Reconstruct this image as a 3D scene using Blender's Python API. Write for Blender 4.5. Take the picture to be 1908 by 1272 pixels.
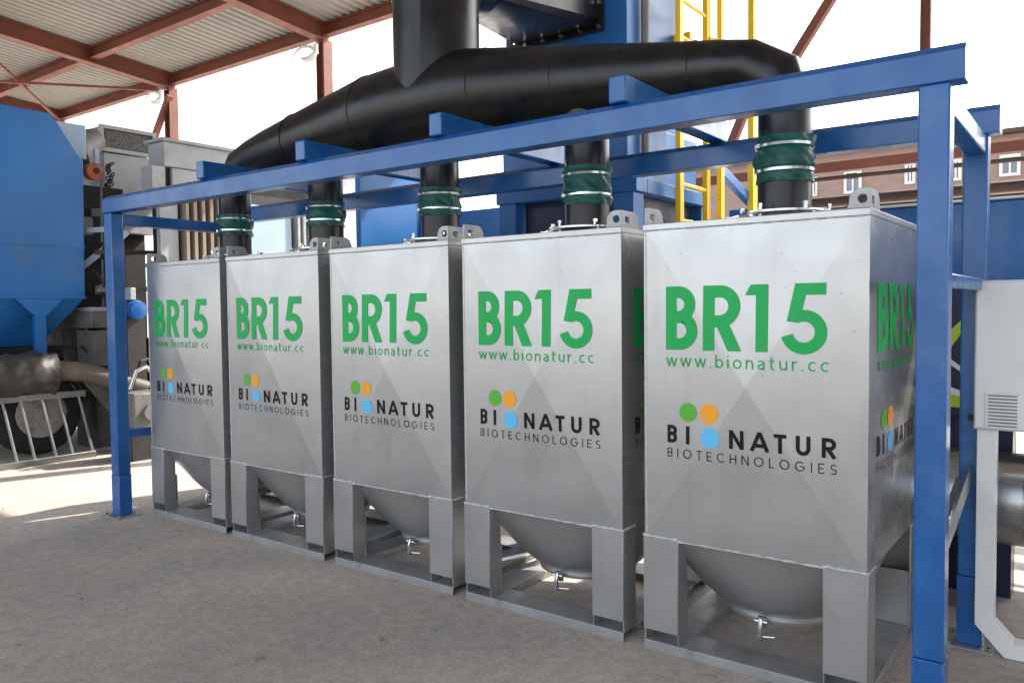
import bpy, math, random
from mathutils import Vector, Matrix
random.seed(7)
S = bpy.context.scene
for o in list(bpy.data.objects): bpy.data.objects.remove(o)
COL = S.collection
R = math.radians

# ------------------------------------------------------------------ camera
CAM = Vector((6.2115, -3.4258, 1.6476)); YAW, PITCH, ROLL, FPX = -0.6396, -0.0429, -0.0108, 1495.0
cp, sp = math.cos(PITCH), math.sin(PITCH); cy, sy = math.cos(YAW), math.sin(YAW)
FWD = Vector((sy*cp, cy*cp, sp)); RT = Vector((cy, -sy, 0)); UP = RT.cross(FWD)
c, s = math.cos(ROLL), math.sin(ROLL)
RT, UP = RT*c+UP*s, UP*c-RT*s
cam = bpy.data.cameras.new("camera"); cam.sensor_width = 36; cam.lens = FPX/1908*36
cam.clip_start = .05; cam.clip_end = 2000
camo = bpy.data.objects.new("camera", cam); COL.objects.link(camo)
m = Matrix((RT, UP, -FWD)).transposed().to_4x4(); m.translation = CAM
camo.matrix_world = m; S.camera = camo

# ------------------------------------------------------------------ light
SUN_AZ, SUN_EL = 19.0, 41.0          # azimuth from +Y towards +X
W = bpy.data.worlds.new("World"); S.world = W; W.use_nodes = True
nt = W.node_tree; bg = nt.nodes["Background"]
sky = nt.nodes.new("ShaderNodeTexSky"); sky.sky_type = 'NISHITA'; sky.sun_disc = False
sky.sun_elevation = R(SUN_EL); sky.sun_rotation = R(SUN_AZ); sky.dust_density = 2.0; sky.air_density = 1.0
hs = nt.nodes.new('ShaderNodeHueSaturation'); hs.inputs['Saturation'].default_value = .45   # camera white balance
nt.links.new(sky.outputs[0], hs.inputs['Color']); nt.links.new(hs.outputs[0], bg.inputs[0]); bg.inputs[1].default_value = 0.15
sl = bpy.data.lights.new("sun", 'SUN'); sl.energy = 2.6; sl.angle = R(.53); sl.color = (1, .95, .87)
so = bpy.data.objects.new("sun", sl); COL.objects.link(so)
sd = Vector((math.sin(R(SUN_AZ))*math.cos(R(SUN_EL)), math.cos(R(SUN_AZ))*math.cos(R(SUN_EL)), math.sin(R(SUN_EL))))
so.rotation_euler = sd.to_track_quat('Z', 'Y').to_euler(); so.location = (5, 20, 20)
S.view_settings.view_transform = 'Standard'; S.view_settings.look = 'None'
S.view_settings.exposure = 1.9; S.view_settings.gamma = 1
S.render.engine = 'CYCLES'
S.render.resolution_x = 1024; S.render.resolution_y = 682
S.cycles.max_bounces = 8; S.cycles.diffuse_bounces = 5; S.cycles.glossy_bounces = 5

def at(px, py, X=None, Y=None, Z=None):
    """world point on a world plane seen at a photograph pixel (used to survey the place)"""
    d = FWD + RT*((px-954)/FPX) - UP*((py-636)/FPX)
    if X is not None: t = (X-CAM.x)/d.x
    elif Y is not None: t = (Y-CAM.y)/d.y
    else: t = (Z-CAM.z)/d.z
    return CAM + d*t

# ------------------------------------------------------------------ materials
def mat(name, col, rough=.5, metal=0., var=.12, scale=3., bump=0., bscale=40., rvar=.1, coat=0., stain=None, stain_amt=.0, stain_scale=1.5, spec=.5):
    m = bpy.data.materials.new(name); m.use_nodes = True
    t = m.node_tree; N = t.nodes; L = t.links; p = N["Principled BSDF"]
    p.inputs['Metallic'].default_value = metal
    p.inputs['Specular IOR Level'].default_value = spec
    if coat: p.inputs['Coat Weight'].default_value = coat; p.inputs['Coat Roughness'].default_value = .12
    tc = N.new('ShaderNodeTexCoord')
    n = N.new('ShaderNodeTexNoise'); n.inputs['Scale'].default_value = scale; n.inputs['Detail'].default_value = 8; n.inputs['Roughness'].default_value = .62
    L.new(tc.outputs['Object'], n.inputs['Vector'])
    r = N.new('ShaderNodeValToRGB'); r.color_ramp.elements[0].position = .3; r.color_ramp.elements[1].position = .72
    a = [max(0, x*(1-var)) for x in col]; b = [min(1, x*(1+var)) for x in col]
    r.color_ramp.elements[0].color = (*a, 1); r.color_ramp.elements[1].color = (*b, 1)
    L.new(n.outputs['Fac'], r.inputs['Fac']); out = r.outputs['Color']
    if stain:
        n2 = N.new('ShaderNodeTexNoise'); n2.inputs['Scale'].default_value = stain_scale; n2.inputs['Detail'].default_value = 10; n2.inputs['Roughness'].default_value = .7
        L.new(tc.outputs['Object'], n2.inputs['Vector'])
        r2 = N.new('ShaderNodeValToRGB'); r2.color_ramp.elements[0].position = .52; r2.color_ramp.elements[1].position = .7
        r2.color_ramp.elements[0].color = (0, 0, 0, 1); r2.color_ramp.elements[1].color = (stain_amt,)*3+(1,)
        L.new(n2.outputs['Fac'], r2.inputs['Fac'])
        mx = N.new('ShaderNodeMix'); mx.data_type = 'RGBA'; mx.inputs['B'].default_value = (*stain, 1)
        L.new(r2.outputs['Color'], mx.inputs['Factor']); L.new(out, mx.inputs['A']); out = mx.outputs['Result']
    L.new(out, p.inputs['Base Color'])
    n3 = N.new('ShaderNodeTexNoise'); n3.inputs['Scale'].default_value = scale*2.3; n3.inputs['Detail'].default_value = 6
    L.new(tc.outputs['Object'], n3.inputs['Vector'])
    mr = N.new('ShaderNodeMapRange'); mr.inputs['From Min'].default_value = .3; mr.inputs['From Max'].default_value = .7
    mr.inputs['To Min'].default_value = max(.02, rough-rvar); mr.inputs['To Max'].default_value = min(1, rough+rvar)
    L.new(n3.outputs['Fac'], mr.inputs['Value']); L.new(mr.outputs['Result'], p.inputs['Roughness'])
    if bump:
        n4 = N.new('ShaderNodeTexNoise'); n4.inputs['Scale'].default_value = bscale; n4.inputs['Detail'].default_value = 5
        L.new(tc.outputs['Object'], n4.inputs['Vector'])
        bp = N.new('ShaderNodeBump'); bp.inputs['Strength'].default_value = bump; bp.inputs['Distance'].default_value = .01
        L.new(n4.outputs['Fac'], bp.inputs['Height']); L.new(bp.outputs['Normal'], p.inputs['Normal'])
    return m
M = {}
M['blue'] = mat('blue_frame_paint', (.007, .098, .32), .32, var=.16, bump=.14, bscale=14, coat=.2, rvar=.09, stain=(.06, .14, .28), stain_amt=.4, stain_scale=6)
M['tower'] = mat('blue_tower_paint', (.014, .112, .34), .38, var=.15, bump=.08, bscale=8, scale=1.2)
M['hopper'] = mat('blue_hopper_paint', (.012, .145, .42), .42, var=.2, scale=.8, bump=.08, bscale=6, stain=(.10, .14, .17), stain_amt=.35, stain_scale=1.1)
def silver_mat(nm, col, ro, me):
    m = mat(nm, col, ro, metal=me, var=.03, scale=1.6, rvar=.05)
    t = m.node_tree; N = t.nodes; L = t.links; p = N["Principled BSDF"]
    tc = N.new('ShaderNodeTexCoord'); oi = N.new('ShaderNodeObjectInfo')
    mu = N.new('ShaderNodeVectorMath'); mu.operation = 'MULTIPLY_ADD'; mu.inputs[1].default_value = (1, 1, 1)
    cx_ = N.new('ShaderNodeCombineXYZ'); ml = N.new('ShaderNodeMath'); ml.operation = 'MULTIPLY'; ml.inputs[1].default_value = 37
    L.new(oi.outputs['Random'], ml.inputs[0]); [L.new(ml.outputs[0], cx_.inputs[k]) for k in range(3)]
    L.new(tc.outputs['Object'], mu.inputs[0]); L.new(cx_.outputs[0], mu.inputs[2])
    def noise(sc, det, vec): n = N.new('ShaderNodeTexNoise'); n.inputs['Scale'].default_value = sc; n.inputs['Detail'].default_value = det; L.new(vec, n.inputs['Vector']); return n.outputs['Fac']
    def ramp(f, a, ca, b, cb):
        r = N.new('ShaderNodeValToRGB'); e = r.color_ramp.elements; e[0].position = a; e[0].color = (ca,)*3+(1,); e[1].position = b; e[1].color = (cb,)*3+(1,); L.new(f, r.inputs[0]); return r.outputs[0]
    mp = N.new('ShaderNodeMapping'); mp.inputs['Scale'].default_value = (22, 22, 1.1); L.new(mu.outputs[0], mp.inputs['Vector'])
    streak = ramp(noise(1, 5, mp.outputs[0]), .56, 1, .8, .93)      # rain and dust runs
    cloud = ramp(noise(2.4, 9, mu.outputs[0]), .45, 1, .75, .90)     # handling grime
    speck = ramp(noise(46, 2, mu.outputs[0]), .72, 1, .76, .62)      # small knocks
    src = p.inputs['Base Color'].links[0].from_socket; out = src
    for q in (streak, cloud, speck):
        x = N.new('ShaderNodeMix'); x.data_type = 'RGBA'; x.blend_type = 'MULTIPLY'; x.inputs['Factor'].default_value = 1
        L.new(out, x.inputs['A']); L.new(q, x.inputs['B']); out = x.outputs['Result']
    L.new(out, p.inputs['Base Color'])
    b1 = N.new('ShaderNodeBump'); b1.inputs['Strength'].default_value = .09; b1.inputs['Distance'].default_value = .02; L.new(noise(3.2, 2, mu.outputs[0]), b1.inputs['Height'])
    b2 = N.new('ShaderNodeBump'); b2.inputs['Strength'].default_value = .10; b2.inputs['Distance'].default_value = .001; L.new(noise(160, 3, mu.outputs[0]), b2.inputs['Height'])
    L.new(b1.outputs[0], b2.inputs['Normal']); L.new(b2.outputs[0], p.inputs['Normal'])
    return m
M['silver'] = silver_mat('silver_bin_paint', (.46, .46, .455), .34, .72)
M['silver_side'] = silver_mat('glossy_bin_side', (.52, .52, .52), .25, .74)  # side faces: glossier, slightly paler silver than the front
M['weld'] = mat('weld_bead_steel', (.72, .71, .69), .35, metal=.6, bump=.9, bscale=120)
M['skid'] = mat('dusty_silver_skid', (.36, .36, .355), .45, metal=.45, var=.15, scale=4, stain=(.16, .15, .14), stain_amt=.5, stain_scale=7)
M['zinc'] = mat('zinc_plated_steel', (.62, .62, .6), .25, metal=1., var=.1)
M['galv'] = mat('galvanised_steel', (.52, .52, .52), .27, metal=.95, var=.06, scale=2, rvar=.04)
M['black'] = mat('black_duct_paint', (.010, .0095, .010), .30, var=.3, scale=4, bump=.06, bscale=12, rvar=.05, spec=.4, stain=(.035, .033, .031), stain_amt=.4, stain_scale=2)
M['green_cloth'] = mat('green_tarpaulin', (.004, .105, .088), .42, var=.3, scale=9, bump=.5, bscale=22)
M['rust_red'] = mat('red_oxide_steel', (.20, .062, .038), .55, var=.2, scale=2, stain=(.10, .045, .03), stain_amt=.5)
M['deck'] = mat('roof_sheet_underside', (.30, .295, .275), .6, var=.12, scale=.5, stain=(.26, .22, .17), stain_amt=.5, stain_scale=.5)
M['white'] = mat('white_cabinet_paint', (.74, .74, .73), .42, var=.03, scale=2, bump=.04, bscale=90)
M['grey_white'] = mat('dusty_white_machine_paint', (.38, .39, .40), .5, var=.18, scale=2, stain=(.2, .17, .13), stain_amt=.6, stain_scale=2.2)
M['beige'] = mat('beige_fin_paint', (.26, .205, .16), .55, var=.15, scale=2)
M['panel'] = mat('pale_blue_panel_paint', (.36, .47, .58), .45, var=.1, scale=1.5)
M['dark'] = mat('oily_steel_and_shade', (.022, .02, .018), .6, var=.4, scale=5, bump=.3, bscale=20)  # dark oily steel; also drawn for shade behind fins and in holes
M['mid'] = mat('grimy_grey_steel', (.17, .165, .155), .55, var=.3, scale=4, stain=(.05, .045, .04), stain_amt=.8, stain_scale=4, bump=.2)
M['rubber'] = mat('tyre_rubber', (.022, .021, .02), .8, var=.3, scale=6, bump=.4, bscale=40)
M['rim'] = mat('dusty_steel_rim', (.34, .33, .31), .5, metal=.4, var=.25, scale=6, stain=(.1, .08, .06), stain_amt=.7, stain_scale=5)
M['alu'] = mat('aluminium', (.22, .22, .215), .45, metal=.7, var=.2)
M['yellow'] = mat('yellow_safety_paint', (.86, .56, .006), .42, var=.07, scale=4)
M['orange'] = mat('orange_hoist_paint', (.42, .10, .05), .5, var=.15)
M['wrap'] = mat('black_plastic_wrap', (.03, .027, .025), .5, var=.5, scale=5, bump=.8, bscale=12, stain=(.14, .11, .085), stain_amt=.6, stain_scale=3)
M['brown_tube'] = mat('dusty_brown_tube', (.13, .105, .08), .5, var=.25, scale=4)
M['rusty'] = mat('rusty_pipe_steel', (.062, .034, .026), .6, var=.3, scale=4)
M['navy'] = mat('navy_paint_and_shade', (.012, .018, .055), .35, var=.15)  # navy machine paint; also carries the shade of the tower's lower panels
M['lime'] = mat('lime_green_decal', (.42, .62, .03), .4, var=.05)
M['white_decal'] = mat('white_decal', (.8, .8, .8), .4, var=.03)
M['t_green'] = mat('green_lettering', (.004, .40, .085), .38, var=.04, rvar=.04, spec=.3)
M['t_black'] = mat('black_lettering', (.006, .005, .006), .38, var=.1, rvar=.04, spec=.25)
M['d_green'] = mat('leaf_green_dot', (.10, .42, .03), .4, var=.03)
M['d_orange'] = mat('orange_dot', (.90, .36, .012), .4, var=.03)
M['d_blue'] = mat('sky_blue_dot', (.12, .50, .85), .4, var=.03)
M['glass'] = mat('window_glass', (.16, .18, .20), .1, var=.1)
M['ochre'] = mat('ochre_board', (.36, .19, .075), .6, var=.15)
M['trim'] = mat('white_window_frame', (.72, .72, .70), .5, var=.05)
M['stone'] = mat('pebble_stone', (.30, .28, .25), .8, var=.3, scale=8)

def ground_mat():
    m = bpy.data.materials.new('worn_concrete_yard'); m.use_nodes = True
    t = m.node_tree; N = t.nodes; L = t.links; p = N["Principled BSDF"]
    tc = N.new('ShaderNodeTexCoord')
    def noise(sc, det=8, ro=.6):
        n = N.new('ShaderNodeTexNoise'); n.inputs['Scale'].default_value = sc; n.inputs['Detail'].default_value = det; n.inputs['Roughness'].default_value = ro
        L.new(tc.outputs['Object'], n.inputs['Vector']); return n.outputs['Fac']
    def ramp(f, p0, c0, p1, c1):
        r = N.new('ShaderNodeValToRGB'); e = r.color_ramp.elements
        e[0].position = p0; e[0].color = (*c0, 1); e[1].position = p1; e[1].color = (*c1, 1); L.new(f, r.inputs[0]); return r.outputs[0]
    def mix(f, a, b, mode='MIX', fac=None):
        x = N.new('ShaderNodeMix'); x.data_type = 'RGBA'; x.blend_type = mode
        if fac is not None: x.inputs['Factor'].default_value = fac
        else: L.new(f, x.inputs['Factor'])
        L.new(a, x.inputs['A'])
        L.new(b, x.inputs['B']); return x.outputs['Result']
    base = ramp(noise(.7), .32, (.45, .388, .328), .7, (.57, .50, .432))
    blot = ramp(noise(.45, 4), .5, (.54, .475, .41), .64, (.43, .385, .34))
    base = mix(ramp(noise(.9, 6, .5), .46, (0,)*3, .62, (.7,)*3), base, blot)
    grain = ramp(noise(55, 6, .75), .34, (.72,)*3, .66, (1.22,)*3)
    base = mix(None, base, grain, 'MULTIPLY', .75)
    grain2 = ramp(noise(14, 5, .7), .36, (.8,)*3, .64, (1.16,)*3)
    base = mix(None, base, grain2, 'MULTIPLY', .7)
    spots = ramp(noise(6.5, 3, .5), .70, (1,)*3, .74, (.42,)*3)
    base = mix(None, base, spots, 'MULTIPLY', .6)
    drip = ramp(noise(2.1, 7, .65), .66, (1,)*3, .72, (.72, .70, .68)); base = mix(None, base, drip, 'MULTIPLY', .8)
    dust = ramp(noise(1.3, 6, .6), .55, (1,)*3, .68, (1.16, 1.10, .98)); base = mix(None, base, dust, 'MULTIPLY', .8)
    vor = N.new('ShaderNodeTexVoronoi'); vor.inputs['Scale'].default_value = 38; L.new(tc.outputs['Object'], vor.inputs['Vector'])
    agg = ramp(vor.outputs['Distance'], .05, (1.45, 1.42, 1.36), .16, (1, 1, 1))
    base = mix(None, base, agg, 'MULTIPLY', .6)
    L.new(base, p.inputs['Base Color']); p.inputs['Roughness'].default_value = .82; p.inputs['Specular IOR Level'].default_value = .35
    b = N.new('ShaderNodeBump'); b.inputs['Strength'].default_value = .45; b.inputs['Distance'].default_value = .008
    L.new(noise(48, 8, .75), b.inputs['Height']); L.new(b.outputs['Normal'], p.inputs['Normal'])
    return m
M['ground'] = ground_mat()

def brick_mat():
    m = bpy.data.materials.new('pale_brick_wall'); m.use_nodes = True
    t = m.node_tree; N = t.nodes; L = t.links; p = N["Principled BSDF"]
    tc = N.new('ShaderNodeTexCoord'); mp = N.new('ShaderNodeMapping'); mp.inputs['Rotation'].default_value = (R(90), 0, 0)
    L.new(tc.outputs['Object'], mp.inputs['Vector'])
    b = N.new('ShaderNodeTexBrick'); b.inputs['Scale'].default_value = 1.; b.inputs['Brick Width'].default_value = .27; b.inputs['Row Height'].default_value = .09
    b.inputs['Mortar Size'].default_value = .012
    b.inputs['Color1'].default_value = (.33, .215, .175, 1); b.inputs['Color2'].default_value = (.275, .175, .14, 1); b.inputs['Mortar'].default_value = (.33, .25, .21, 1)
    L.new(mp.outputs[0], b.inputs['Vector']); L.new(b.outputs['Color'], p.inputs['Base Color']); p.inputs['Roughness'].default_value = .85
    return m
M['brick'] = brick_mat()

def mesh_mat():
    m = mat('expanded_metal_grille', (.10, .095, .09), .5, metal=.5, var=.2)
    t = m.node_tree; N = t.nodes; L = t.links; p = N["Principled BSDF"]
    tc = N.new('ShaderNodeTexCoord'); w = N.new('ShaderNodeTexVoronoi'); w.inputs['Scale'].default_value = 34
    L.new(tc.outputs['Object'], w.inputs['Vector'])
    r = N.new('ShaderNodeValToRGB'); r.color_ramp.elements[0].position = .25; r.color_ramp.elements[0].color = (.02, .018, .016, 1)
    r.color_ramp.elements[1].position = .5; r.color_ramp.elements[1].color = (.10, .09, .08, 1)
    L.new(w.outputs['Distance'], r.inputs[0]); L.new(r.outputs[0], p.inputs['Base Color'])
    return m
M['mesh'] = mesh_mat()

# ------------------------------------------------------------------ mesh builder
class MB:
    def __init__(s): s.v = []; s.f = []
    def add(s, vs, fs):
        o = len(s.v); s.v += [tuple(v) for v in vs]; s.f += [tuple(i+o for i in f) for f in fs]; return s
    def box(s, x0, x1, y0, y1, z0, z1):
        vs = [(x, y, z) for z in (z0, z1) for y in (y0, y1) for x in (x0, x1)]
        return s.add(vs, [(0, 2, 3, 1), (4, 5, 7, 6), (0, 1, 5, 4), (2, 6, 7, 3), (0, 4, 6, 2), (1, 3, 7, 5)])
    def bar(s, a, b, w, h, up=(0, 0, 1)):
        a, b = Vector(a), Vector(b); d = (b-a).normalized(); u = Vector(up)
        sd = d.cross(u)
        if sd.length < 1e-4: sd = d.cross(Vector((0, 1, 0)))
        sd.normalize(); u = sd.cross(d).normalized()
        vs = [p+sd*(i*w/2)+u*(j*h/2) for p in (a, b) for j in (-1, 1) for i in (-1, 1)]
        return s.add(vs, [(0, 1, 3, 2), (4, 6, 7, 5), (0, 4, 5, 1), (2, 3, 7, 6), (0, 2, 6, 4), (1, 5, 7, 3)])
    def sweep(s, path, radii, n=32, cap=True, closed=False, noise=None):
        P = [Vector(p) for p in path]; k = len(P)
        if not isinstance(radii, (list, tuple)): radii = [radii]*k
        T = []
        for i in range(k):
            a = P[(i-1) % k] if (closed or i) else P[0]; b = P[(i+1) % k] if (closed or i < k-1) else P[-1]
            d1 = (P[i]-a).normalized() if (P[i]-a).length > 1e-9 else None
            d2 = (b-P[i]).normalized() if (b-P[i]).length > 1e-9 else None
            t = (d1 or d2)+(d2 or d1); T.append((t.normalized(), d1 or d2, d2 or d1))
        ref = Vector((0, 0, 1)) if abs(T[0][0].z) < .9 else Vector((1, 0, 0))
        u = ref.cross(T[0][0]).normalized(); vs = []
        for i in range(k):
            t, d1, d2 = T[i]
            u = (u-t*u.dot(t)).normalized(); w = t.cross(u)
            ax = d1.cross(d2); st = 1.
            if ax.length > 1e-4:
                bdir = t.cross(ax.normalized()); st = 1/max(.4, d1.dot(t))
            for j in range(n):
                an = 2*math.pi*j/n; r = radii[i]*(noise(i, an) if noise else 1)
                q = u*math.cos(an)*r+w*math.sin(an)*r
                if st > 1.0001: q = q+bdir*(q.dot(bdir)*(st-1))
                vs.append(P[i]+q)
        fs = []
        for i in range(k if closed else k-1):
            for j in range(n):
                a = i*n+j; b = i*n+(j+1) % n; a2 = ((i+1) % k)*n+j; b2 = ((i+1) % k)*n+(j+1) % n
                fs.append((a, b, b2, a2))
        if cap and not closed:
            fs.append(tuple(range(n-1, -1, -1))); fs.append(tuple((k-1)*n+j for j in range(n)))
        return s.add(vs, fs)
    def cyl(s, a, b, r, n=24, r2=None): return s.sweep([a, b], [r, r if r2 is None else r2], n)
    def ring(s, c, ax, R_, r, n=40, m=10):
        ax = Vector(ax).normalized(); u = ax.orthogonal().normalized(); w = ax.cross(u); c = Vector(c)
        return s.sweep([c+u*R_*math.cos(2*math.pi*i/n)+w*R_*math.sin(2*math.pi*i/n) for i in range(n)], r, m, closed=True)
    def prism(s, poly, plane, d0, d1):
        """2-D outline extruded along the axis missing in plane ('xz','yz','xy')"""
        def pt(p, d):
            return {'xz': (p[0], d, p[1]), 'yz': (d, p[0], p[1]), 'xy': (p[0], p[1], d)}[plane]
        n = len(poly); vs = [pt(p, d0) for p in poly]+[pt(p, d1) for p in poly]
        fs = [tuple(range(n)), tuple(range(2*n-1, n-1, -1))]+[(i, i+n, (i+1) % n+n, (i+1) % n) for i in range(n)]
        return s.add(vs, fs)
    def holed(s, outer, inner, plane, d0, d1):
        """outline with a hole, both lists of equal length"""
        def pt(p, d):
            return {'xz': (p[0], d, p[1]), 'yz': (d, p[0], p[1]), 'xy': (p[0], p[1], d)}[plane]
        n = len(outer); vs = [pt(p, d) for d in (d0, d1) for L_ in (outer, inner) for p in L_]
        fs = []
        for i in range(n):
            j = (i+1) % n
            fs += [(i, j, n+j, n+i), (2*n+i, 3*n+i, 3*n+j, 2*n+j), (i, 2*n+i, 2*n+j, j), (n+i, n+j, 3*n+j, 3*n+i)]
        return s.add(vs, fs)
    def build(s, name, m, parent=None, bevel=0., smooth=True, loc=None, ang=32):
        me = bpy.data.meshes.new(name); me.from_pydata(s.v, [], s.f); me.validate(); me.update()
        import bmesh
        b = bmesh.new(); b.from_mesh(me); bmesh.ops.recalc_face_normals(b, faces=b.faces); b.to_mesh(me); b.free()
        me.materials.append(m if not isinstance(m, str) else M[m])
        if smooth:
            me.polygons.foreach_set('use_smooth', [True]*len(me.polygons)); me.set_sharp_from_angle(angle=R(ang))
        o = bpy.data.objects.new(name, me); COL.objects.link(o)
        if parent: o.parent = parent
        if loc: o.location = loc
        if bevel:
            md = o.modifiers.new('edge', 'BEVEL'); md.width = bevel; md.segments = 2; md.limit_method = 'ANGLE'; md.angle_limit = R(40)
        return o
def tag(o, label=None, cat=None, group=None, kind=None):
    if label: o['label'] = label
    if cat: o['category'] = cat
    if group: o['group'] = group
    if kind: o['kind'] = kind
    return o
def thing(name, label, cat, loc=(0, 0, 0), group=None):
    o = bpy.data.objects.new(name, None); COL.objects.link(o); o.location = loc; o.empty_display_size = .2
    return tag(o, label, cat, group)
def kids(o): return [c for c in bpy.data.objects if c.parent == o]
def copy_tree(o, parent=None):
    c = o.copy(); COL.objects.link(c)
    if parent: c.parent = parent
    for ch in kids(o): copy_tree(ch, c)
    return c

# ------------------------------------------------------------------ ground
g = MB(); g.add([(-400, -400, 0), (400, -400, 0), (400, 400, 0), (-400, 400, 0)], [(0, 1, 2, 3)])
tag(g.build('ground', 'ground'), kind='structure')

# ------------------------------------------------------------------ open shed
EY, EZ, SL = 6.3, 6.45, .085           # eave line, rafter underside at the eave, roof slope
shed = thing('open_shed', 'open shed roof on red oxide steel columns over the yard', 'shed', (-5, 6.3, 0))
def inv(o, p): o.parent = p; o.location = -Vector(p.location); return o
def spart(mb, name, m, parent, **k): return inv(mb.build(name, m, None, **k), parent)
RY0 = -6.9  # front edge, out of view, pulled in to let more light reach the floor
def rz(y): return EZ+SL*(EY-y)         # rafter underside
xs = [-20.2, -15.25, -10.15, -5.15, -.3, 4.58, 9.5, 14.5, 19.5, 24.5, 29.5]  # last bays at right lie out of view, added to darken right-facing sides
dk = MB()
pitch = .19; x = -22.; prof = []
while x < 30:
    prof += [(x, 0), (x+.07, 0), (x+.095, .035), (x+.165, .035)]; x += pitch
    if len(prof) % 20 == 0: prof += [(x, 0), (x+.004, -.022), (x+.02, -.022), (x+.024, .05), (x+.034, .05)]; x += .04   # sheet lap
vs = []; fs = []
for i, (px, dz) in enumerate(prof):
    for y in (RY0, EY+.22): vs.append((px, y, rz(y)+.285+dz))
for i in range(len(prof)-1): fs.append((2*i, 2*i+1, 2*i+3, 2*i+2))
dk.add(vs, fs); spart(dk, 'roof_deck', 'deck', shed, smooth=False)
def ibeam(mb, a, b, w, h, tf=.018, tw=.012, up=(0, 0, 1)):
    a, b, u = Vector(a), Vector(b), Vector(up); d = (b-a).normalized(); sd = d.cross(u).normalized(); u = sd.cross(d)
    mb.bar(a-u*(h/2-tf/2), b-u*(h/2-tf/2), w, tf, u); mb.bar(a+u*(h/2-tf/2), b+u*(h/2-tf/2), w, tf, u)
    mb.bar(a, b, tw, h-2*tf-.002, u)
for x in xs:
    mb = MB(); ibeam(mb, (x, RY0, rz(RY0)+.125), (x, EY+.12, rz(EY+.12)+.125), .2, .305); spart(mb, 'rafter', 'rust_red', shed)
    for cyy in (EY-.0, RY0+.15):
        mb = MB(); cw = .10 if x == 4.58 else .2; ibeam(mb, (x, cyy, 0), (x, cyy, rz(cyy)-.031), cw, cw*1.05, up=(1, 0, 0)); spart(mb, 'column', 'rust_red', shed)
for y in (EY+.02, 4.62, 2.4, -.4, -2.8, -4.9, RY0+.1):
    zc = rz(y)+.17
    for i in range(len(xs)-1):
        mb = MB(); ibeam(mb, (xs[i]+.012, y, zc), (xs[i+1]-.012, y, zc), .16, .215, .014, .01); spart(mb, 'purlin', 'rust_red', shed)
def brace(a, b, w=.05): spart(MB().bar(a, b, w, w), 'brace', 'rust_red', shed)
for y0, y1 in ((EY-.1, 2.3), (2.2, -2.6)):
    brace((-15.1, y0, rz(y0)+.02), (-10.3, y1, rz(y1)+.02)); brace((-10.3, y0, rz(y0)-.05), (-15.1, y1, rz(y1)-.05))
# girts and wind braces of the open back wall
for zc, h in ((3.19, .11),):
    spart(MB().bar((-.3, EY, zc), (9.5, EY, zc+.07), .08, h), 'girt', 'rust_red', shed)
brace(at(316, 178, Y=EY-.1), at(282, 272, Y=EY-.1), .11)
a = at(1560, -20, Y=EY-.1); b = at(1482, 106, Y=EY-.1); brace(a, b, .1)
brace(at(1385, 215, Y=EY-.1), at(1350, 300, Y=EY-.1), .1)

# white bracket lamps at the column heads
for (px, py, lab) in ((292, 181, 'small white bracket lamp on the red column behind the white tank'), (577, 98, 'small white bracket lamp on the red column left of the black trunk duct')):
    p = at(px, py, Y=EY-.3); t = thing('bracket_lamp', lab, 'lamp', p, 'lamps on the shed columns')
    MB().sweep([(.14, 0, .02), (0, 0, .10), (-.18, 0, .13), (-.36, 0, .09), (-.50, 0, -.01)], [.03, .03, .028, .022, .012], 8).build('arm', 'trim', t)
    MB().sweep([(.12, 0, -.06), (.0, .02, -.10), (-.14, .02, -.10), (-.27, .02, -.04)], [.05, .06, .045, .015], 10).build('lamp_head', 'trim', t)
    MB().box(.13, .2, -.03, .03, -.06, .12).build('bracket', 'trim', t)

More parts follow.
